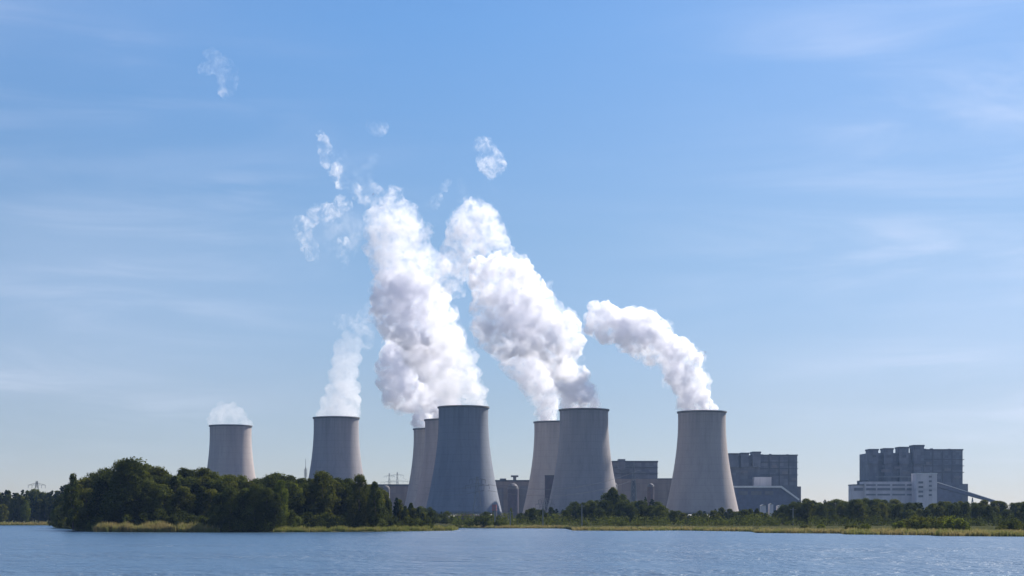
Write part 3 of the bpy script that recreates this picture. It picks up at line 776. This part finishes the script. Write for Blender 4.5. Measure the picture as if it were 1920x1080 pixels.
for y0_, y1_ in ((908, 911), (915, 919.5), (926, 929)):
    for a, b_ in ((1624, 1642), (1645, 1669), (1673, 1697), (1700, 1714)):
        B.box('window', a, b_, y0_, -.3, -.003, M['glass'], pyb=y1_)
B = Bld('office_tower', 1738, 2035, 'pale square office tower standing before the centre of the far right plant')
B.box('wall', 1718.5, 1757, 888.5, 0, 26, M['pale'])
for k in range(5): 
    B.box('window', 1741.5, 1747, 892 + k * 8.6, -.3, -.003, M['glass'], pyb=895.5 + k * 8.6)
    if k: B.box('window', 1722, 1731, 894 + k * 8.6, -.3, -.003, M['glass'], pyb=898 + k * 8.6)
B.box('parapet', 1718, 1757.5, 887, -.5, 26.5, M['white_sheet'], pyb=888.4)
B.box('vent', 1730, 1733, 884, 8, 12, M['dark_roof'], pyb=887); B.box('vent', 1749, 1752, 884.5, 8, 12, M['dark_roof'], pyb=887)
B = Bld('conveyor_bridge', 1810, 2080, 'dark sloping coal conveyor running down to the right from the far right plant', cat='conveyor')
m = MB(); m.prism([(B.X(1757.8), B.Z(905)), (B.X(1866), B.Z(939)), (B.X(1866), B.Z(943)), (B.X(1757.8), B.Z(913))], 0, 8); m.build('gallery', M['conveyor'], B.o)
m = MB(); m.prism([(B.X(1757.8), B.Z(903.6)), (B.X(1866), B.Z(938)), (B.X(1866), B.Z(938.9)), (B.X(1757.8), B.Z(904.9))], -1, 9); m.build('roof', M['white_sheet'], B.o)
m = MB(); m.prism([(B.X(1758), B.Z(914)), (B.X(1804), B.Z(926)), (B.X(1804), -.5), (B.X(1758), -.5)], 2, 7); m.build('transfer_house', M['conveyor'], B.o)
for xx in (1825, 1845):
    m = MB(); zz = B.Z(905 + (xx - 1757.8) * .342 + 5); m.bar((B.X(xx) - 4, 4, 0), (B.X(xx), 4, zz), .7); m.bar((B.X(xx) + 4, 4, 0), (B.X(xx), 4, zz), .7); m.build('trestle', M['steel'], B.o)
# middle right plant
B = Bld('boiler_house', 1432, 1960, 'slate blue boiler house just right of the rightmost cooling tower')
B.box('main_block', 1366, 1495, 853.5, 0, 60, M['boiler']); B.box('roof_edge', 1425, 1496, 852.3, -1, 61, M['dark_roof'], pyb=854.5)
for a, b_, tp in ((1366, 1383, 851.5), (1388, 1403, 850.5), (1410, 1425, 848.5)):
    tw = B.box('stair_tower', a, b_, tp, -6, 16, M['boiler'], pyb=876); B.box('cap', a - .6, b_ + .6, tp - 1.5, -7, 17, M['dark_roof'], pyb=tp + 1.2, parent=tw)
for yy in (866, 878, 890): B.box('ledge', 1425, 1496.5, yy, -1.2, -.01, M['dark_roof'], pyb=yy + 1.1)
for xx in (1441, 1460, 1478): B.box('pilaster', xx, xx + 1.6, 856, -.9, -.02, M['dark_roof'], pyb=910)
B.box('annex', 1495.3, 1503, 912, 4, 50, M['grey_block'])
for k, xx in enumerate((1430, 1447, 1463, 1482)): B.box('roof_vent', xx, xx + 4, 851 - (k % 2), 12 + 5 * k, 17 + 5 * k, M['grey_block'], pyb=852.3)
for xa, xb, ya in ((1388, 1402, 882), (1446, 1456, 872), (1466, 1476, 884), (1484, 1493, 896)): B.box('duct', xa, xb, ya, -2.6, -1.21, M['grey_block'], pyb=ya + 5)
B.box('control_room', 1411, 1443, 895, -14, -1.3, M['pale'], pyb=913)
B = Bld('conveyor_hall', 1430, 1900, 'dark hall with a pale roof edge sloping down on its right, beside the rightmost tower')
m = MB(); m.prism([(B.X(1374), -.5), (B.X(1374), B.Z(914.5)), (B.X(1464), B.Z(914.5)), (B.X(1496), B.Z(937)), (B.X(1496), -.5)], 0, 26); m.build('wall', M['conveyor'], B.o)
m = MB(); m.prism([(B.X(1373), B.Z(914.4)), (B.X(1373), B.Z(911)), (B.X(1465), B.Z(911)), (B.X(1499), B.Z(936)), (B.X(1497), B.Z(938)), (B.X(1464), B.Z(914.4))], -2, 28); m.build('roof', M['white_sheet'], B.o)
for a, b_ in ((1385, 1402), (1408, 1428), (1434, 1450)): B.box('window', a, b_, 921, -.4, -.003, M['grey_block'], pyb=928)
for a, b_, h_ in ((1427, 1436, 946), (1443, 1450, 944), (1458, 1468, 947)):
    Bt = Bld('tank_shed', (a + b_) / 2, 1500, {1427: 'leftmost of the low white sheds below the conveyor hall', 1443: 'middle and tallest of the low white sheds below the conveyor hall', 1458: 'rightmost and widest of the low white sheds below the conveyor hall'}[a], 'low white sheds below the conveyor hall', 'shed')
    Bt.box('wall', a, b_, h_ + 2, 0, 8, M['pale']); m = MB(); m.prism([(Bt.X(a - .5), Bt.Z(h_ + 1.9)), (Bt.X((a + b_) / 2), Bt.Z(h_)), (Bt.X(b_ + .5), Bt.Z(h_ + 1.9))], -.5, 8.5); m.build('roof', M['pole'], Bt.o)
# blocks between front tower and the rightmost tower
B = Bld('boiler_house', 1195, 1930, 'grey boiler house between the front tower and the rightmost tower')
B.box('main_block', 1140, 1233, 866, 0, 50, M['boiler']); B.box('roof_edge', 1140, 1234, 864, -1, 51, M['dark_roof'], pyb=867)
B.box('stair_tower', 1159, 1172, 861, -5, 15, M['boiler'], pyb=880)
for yy in (876, 887): B.box('ledge', 1150, 1234, yy, -1.1, -.01, M['dark_roof'], pyb=yy + 1)
B = Bld('workshop_block', 1200, 1900, 'long pinkish brown block under the grey boiler house, left of the rightmost tower')
B.box('wall', 1148, 1262, 898, 0, 22, M['brown']); B.box('roof_edge', 1234, 1263, 896.8, -1, 23, M['dark_roof'], pyb=898.6)
B.box('door_bay', 1184, 1191, 900, -.6, -.003, M['dark_roof'], pyb=960)
B = Bld('boiler_house', 960, 2010, 'brown grey building seen in the gap between the middle towers')
B.box('main_block', 925, 1000, 902, 0, 50, M['brown']); B.box('roof_edge', 924, 1001, 900, -1, 51, M['dark_roof'], pyb=902.8)
B.box('roof_hump', 937, 949, 897, 5, 20, M['dark_roof'], pyb=901); B.box('roof_stalk', 962, 968, 894, 8, 12, M['steel'], pyb=900); B.box('roof_platform', 958, 972, 891, 5, 15, M['grey_block'], pyb=894.2)
B.box('bay', 932, 944, 915, -3, -.01, M['grey_block']) ; B.box('bay', 974, 990, 912, -3, -.01, M['grey_block'])
B = Bld('switch_building', 727, 2080, 'low brown block behind the right end of the island wood, pylons above it')
B.box('wall', 686, 790, 910, 0, 40, M['brown']); B.box('roof_edge', 685, 791, 908, -1, 41, M['dark_roof'], pyb=910.8)
B = Bld('stair_block', 1030, 1745, 'tall narrow dark block wedged between the two overlapping towers right of centre')
B.box('wall', 1022, 1040, 893, 0, 14, M['dark_purple']); B.box('roof_edge', 1021.5, 1040.5, 891, -.6, 14.6, M['dark_roof'], pyb=893)
# scrubber silos with a sunlit shoulder
M['dome'] = mat_plain('grey_dome', (.085, .08, .085), .8)
def silo(px, D, pr, pytop, label, mat):
    pr *= .8
    x_ = (px - 960) * D / F; r = pr * D / F; zt = CH + (HY - pytop) * D / F
    e = empty('silo', (x_, D, 0)); tag(e, label, 'silo', 'domed silos beside the boiler houses')
    V = []; link('barrel', ring('barrel', [(r, -.5), (r, zt - r * 1.1), (r - .5, zt - r * 1.1), (r - .5, -.5)], 28, mat), e)
    link('dome', ring('dome', [(r + .3, zt - r * 1.1), (r * .85, zt - r * .5), (r * .5, zt - r * .12), (.05, zt), (.05, zt - r * 1.1)], 28, M['dome']), e)
silo(962, 1960, 13, 906, 'domed silo before the brown building in the gap between the middle towers', M['dark_purple'])
silo(1220, 1830, 8, 906, 'domed rusty silo with a bright shoulder, left of the rightmost tower', M['rust'])
silo(1152, 1800, 7, 905, 'pale domed silo peeking out at the right foot of the front tower', M['pole'])
silo(724, 2000, 9, 910, 'domed silo before the low brown block behind the island wood', M['grey_block'])
# low brown shed before the largest tower
B = Bld('low_shed', 878, 1200, 'long low reddish brown shed at the foot of the largest tower', cat='shed')
B.box('wall', 853, 906, 967, 0, 14, M['rust']); m = MB(); m.prism([(B.X(852), B.Z(966.9)), (B.X(879), B.Z(964)), (B.X(907), B.Z(966.9))], -1, 15); m.build('roof', mat_plain('brown_roofing', (.22, .12, .09), .8), B.o)

# ------------------------------------------------------------------ pylons, masts, poles, cables
def pylon(px, D, pytop, arms, label, w=7.0):
    x_ = (px - 960) * D / F; H = CH + (HY - pytop) * D / F
    e = empty('power_pylon', (x_, D, GZ - .3)); tag(e, label, 'pylon', 'lattice pylons around the plant')
    m = MB(); n = max(5, int(H / 6)); r = .16
    def wz(z): return max(.5, w * .5 * (1 - z / H) ** 1.1 + .5)
    for i in range(n):
        z0, z1 = H * i / n, H * (i + 1) / n; a, b_ = wz(z0), wz(z1)
        for sx, sy_ in ((1, 1), (-1, 1), (-1, -1), (1, -1)):
            m.bar((sx * a, sy_ * a, z0), (sx * b_, sy_ * b_, z1), r)
            if sx == sy_: m.bar((sx * a, -sx * a, z0), (-sx * b_ * 0 + sx * b_, sx * b_, z1), r * .6)
        for sy_ in (-1, 1):
            m.bar((-a, sy_ * a, z0), (b_, sy_ * b_, z1), r * .6); m.bar((a, sy_ * a, z0), (-b_, sy_ * b_, z1), r * .6)
    m.build('lattice_tower', M['steel'], e)
    for (zf, half) in arms:
        m = MB(); z = H * zf
        for s in (-1, 1):
            m.bar((0, .6, z + 1.8), (s * half, 0, z), r * .8); m.bar((0, 0, z), (s * half, 0, z), r * .9); m.bar((0, -.6, z + 1.8), (s * half, 0, z), r * .8)
            for q in (.33, .66): m.bar((s * half * q, 0, z), (s * half * q, 0, z + 1.8 * (1 - q)), r * .6)
        arm = m.build('crossarm', M['steel'], e)
        for s in (-1, 1):
            for q in (.98, .55):
                mi = MB(); mi.bar((s * half * q, 0, z), (s * half * q, 0, z - 2.6), .16); mi.build('insulator', M['glass'], arm)
    return x_, D, H
pyl = [pylon(745, 2240, 886, [(.93, 9), (.80, 15)], 'right and taller of the two pylons above the low brown block', 8),
       pylon(730, 2300, 888, [(.93, 8), (.80, 13)], 'left one of the two pylons above the low brown block', 8),
       pylon(895, 1150, 896, [(.93, 6), (.80, 9)], 'thin pylon standing in front of the largest dark tower'),
       pylon(1188, 1350, 868, [(.93, 7), (.82, 11)], 'pylon rising before the grey boiler house left of the rightmost tower'),
       pylon(1022, 1150, 937, [(.93, 5), (.75, 7)], 'low pylon at the foot of the paler half hidden tower'),
       pylon(69, 1250, 904, [(.9, 7)], 'small pylon tip above the far left forest')]
def mast(px, D, pytop, label, r=.5, name='radio_mast', mat='steel', cat='mast', top=None):
    x_ = (px - 960) * D / F; H = CH + (HY - pytop) * D / F
    e = empty(name, (x_, D, .8)); tag(e, label, cat)
    m = MB(); m.bar((0, 0, -1), (0, 0, H * .86), r, r * .8, 8); m.bar((0, 0, H * .86), (0, 0, H), r * .35, r * .25, 6); m.build('shaft', M[mat], e)
    m = MB()
    for s in (-1, 1): m.bar((s * r * 2, 0, H * .70), (s * r * 2, 0, H * .84), r * .5, r * .5, 6)
    m.bar((-r * 2, 0, H * .77), (r * 2, 0, H * .77), r * .3); m.build('antenna_panel', M[mat], e)
mast(573, 1300, 862, 'slender mast rising just left of the second tower from the left', .5)
def pole(px, D, pytop, label):
    x_ = (px - 960) * D / F; H = CH + (HY - pytop) * D / F
    e = empty('wooden_pole', (x_, D, .9)); tag(e, label, 'pole', 'pale poles along the shore')
    m = MB(); m.bar((0, 0, -.5), (0, 0, H - .9), .26, .2, 8); m.build('shaft', M['pole'], e)
    m = MB(); m.bar((-1.3, 0, H - 1.6), (1.3, 0, H - 1.6), .12); m.build('crossbar', M['pole'], e)
for px, tp, l in ((928, 950, 'pale pole on the shore right of the largest tower foot'), (957, 958, 'pale pole below the brown building in the gap'), (1018, 946, 'pale pole below the paler half hidden tower'),
                  (1091, 946, 'pale pole below the right flank of the front tower'), (1487, 952, 'pale pole below the right end of the conveyor hall')):
    pole(px, 655, tp, l)
# red and white chimney at the foot of the largest tower
e = empty('striped_chimney', ((927 - 960) * 1300 / F, 1300, 0)); tag(e, 'short red topped white chimney at the right foot of the largest tower', 'chimney')
zt = CH + (HY - 946) * 1300 / F
M['red'] = mat_plain('red_paint', (.28, .10, .10), .6); 
link('shaft', ring('shaft', [(2.4, 0), (1.9, zt - 5.2), (1.5, zt - 5.2), (1.9, 0)], 20, M['dome']), e)
link('red_top', ring('red_top', [(2.1, zt - 5.2), (2.0, zt), (1.5, zt), (1.5, zt - 5.2)], 20, M['red']), e)
def cable(a, b_, sag, r=.13):
    m = MB(); n = 18; pr = None
    for i in range(n + 1):
        u = i / n; p = a.lerp(b_, u); p.z -= sag * 4 * u * (1 - u)
        if pr is not None: m.bar(pr, p, r, r, 4)
        pr = p
    return m
CL = ['upper power line crossing in front of the largest dark tower', 'lower power line crossing in front of the largest dark tower', 'upper power line before the front tower right of centre', 'lower power line before the front tower right of centre']
p0 = Vector((pyl[0][0], pyl[0][1], 0)); p2 = Vector((pyl[2][0], pyl[2][1], 0)); p3 = Vector((pyl[3][0], pyl[3][1], 0))
ci = 0
for (A, HA, B_, HB) in ((p0, pyl[0][2], p2, pyl[2][2]), (p2, pyl[2][2], p3, pyl[3][2])):
    for zf in (.93, .80):
        a = A.copy(); a.z = HA * zf - 2.6; b_ = B_.copy(); b_.z = HB * zf - 2.6
        a.x += 8; b_.x += 5
        tag(cable(a, b_, 9).build('power_cable', M['cable']), CL[ci], 'power line', 'power lines strung between the pylons'); ci += 1

# ------------------------------------------------------------------ haze
t = NT('haze_air'); v = t.new('ShaderNodeVolumePrincipled')
v.inputs['Color'].default_value = (.38, .60, 1.0, 1); v.inputs['Density'].default_value = HAZE; v.inputs['Anisotropy'].default_value = .2
hm = MB(); hm.box(-4500, 4500, -250, 4500, -3, 640)
tag(hm.build('haze', t.done(vol=v.outputs[0])), 'pale bluish haze filling the air over lake and plant', None, None, 'stuff')
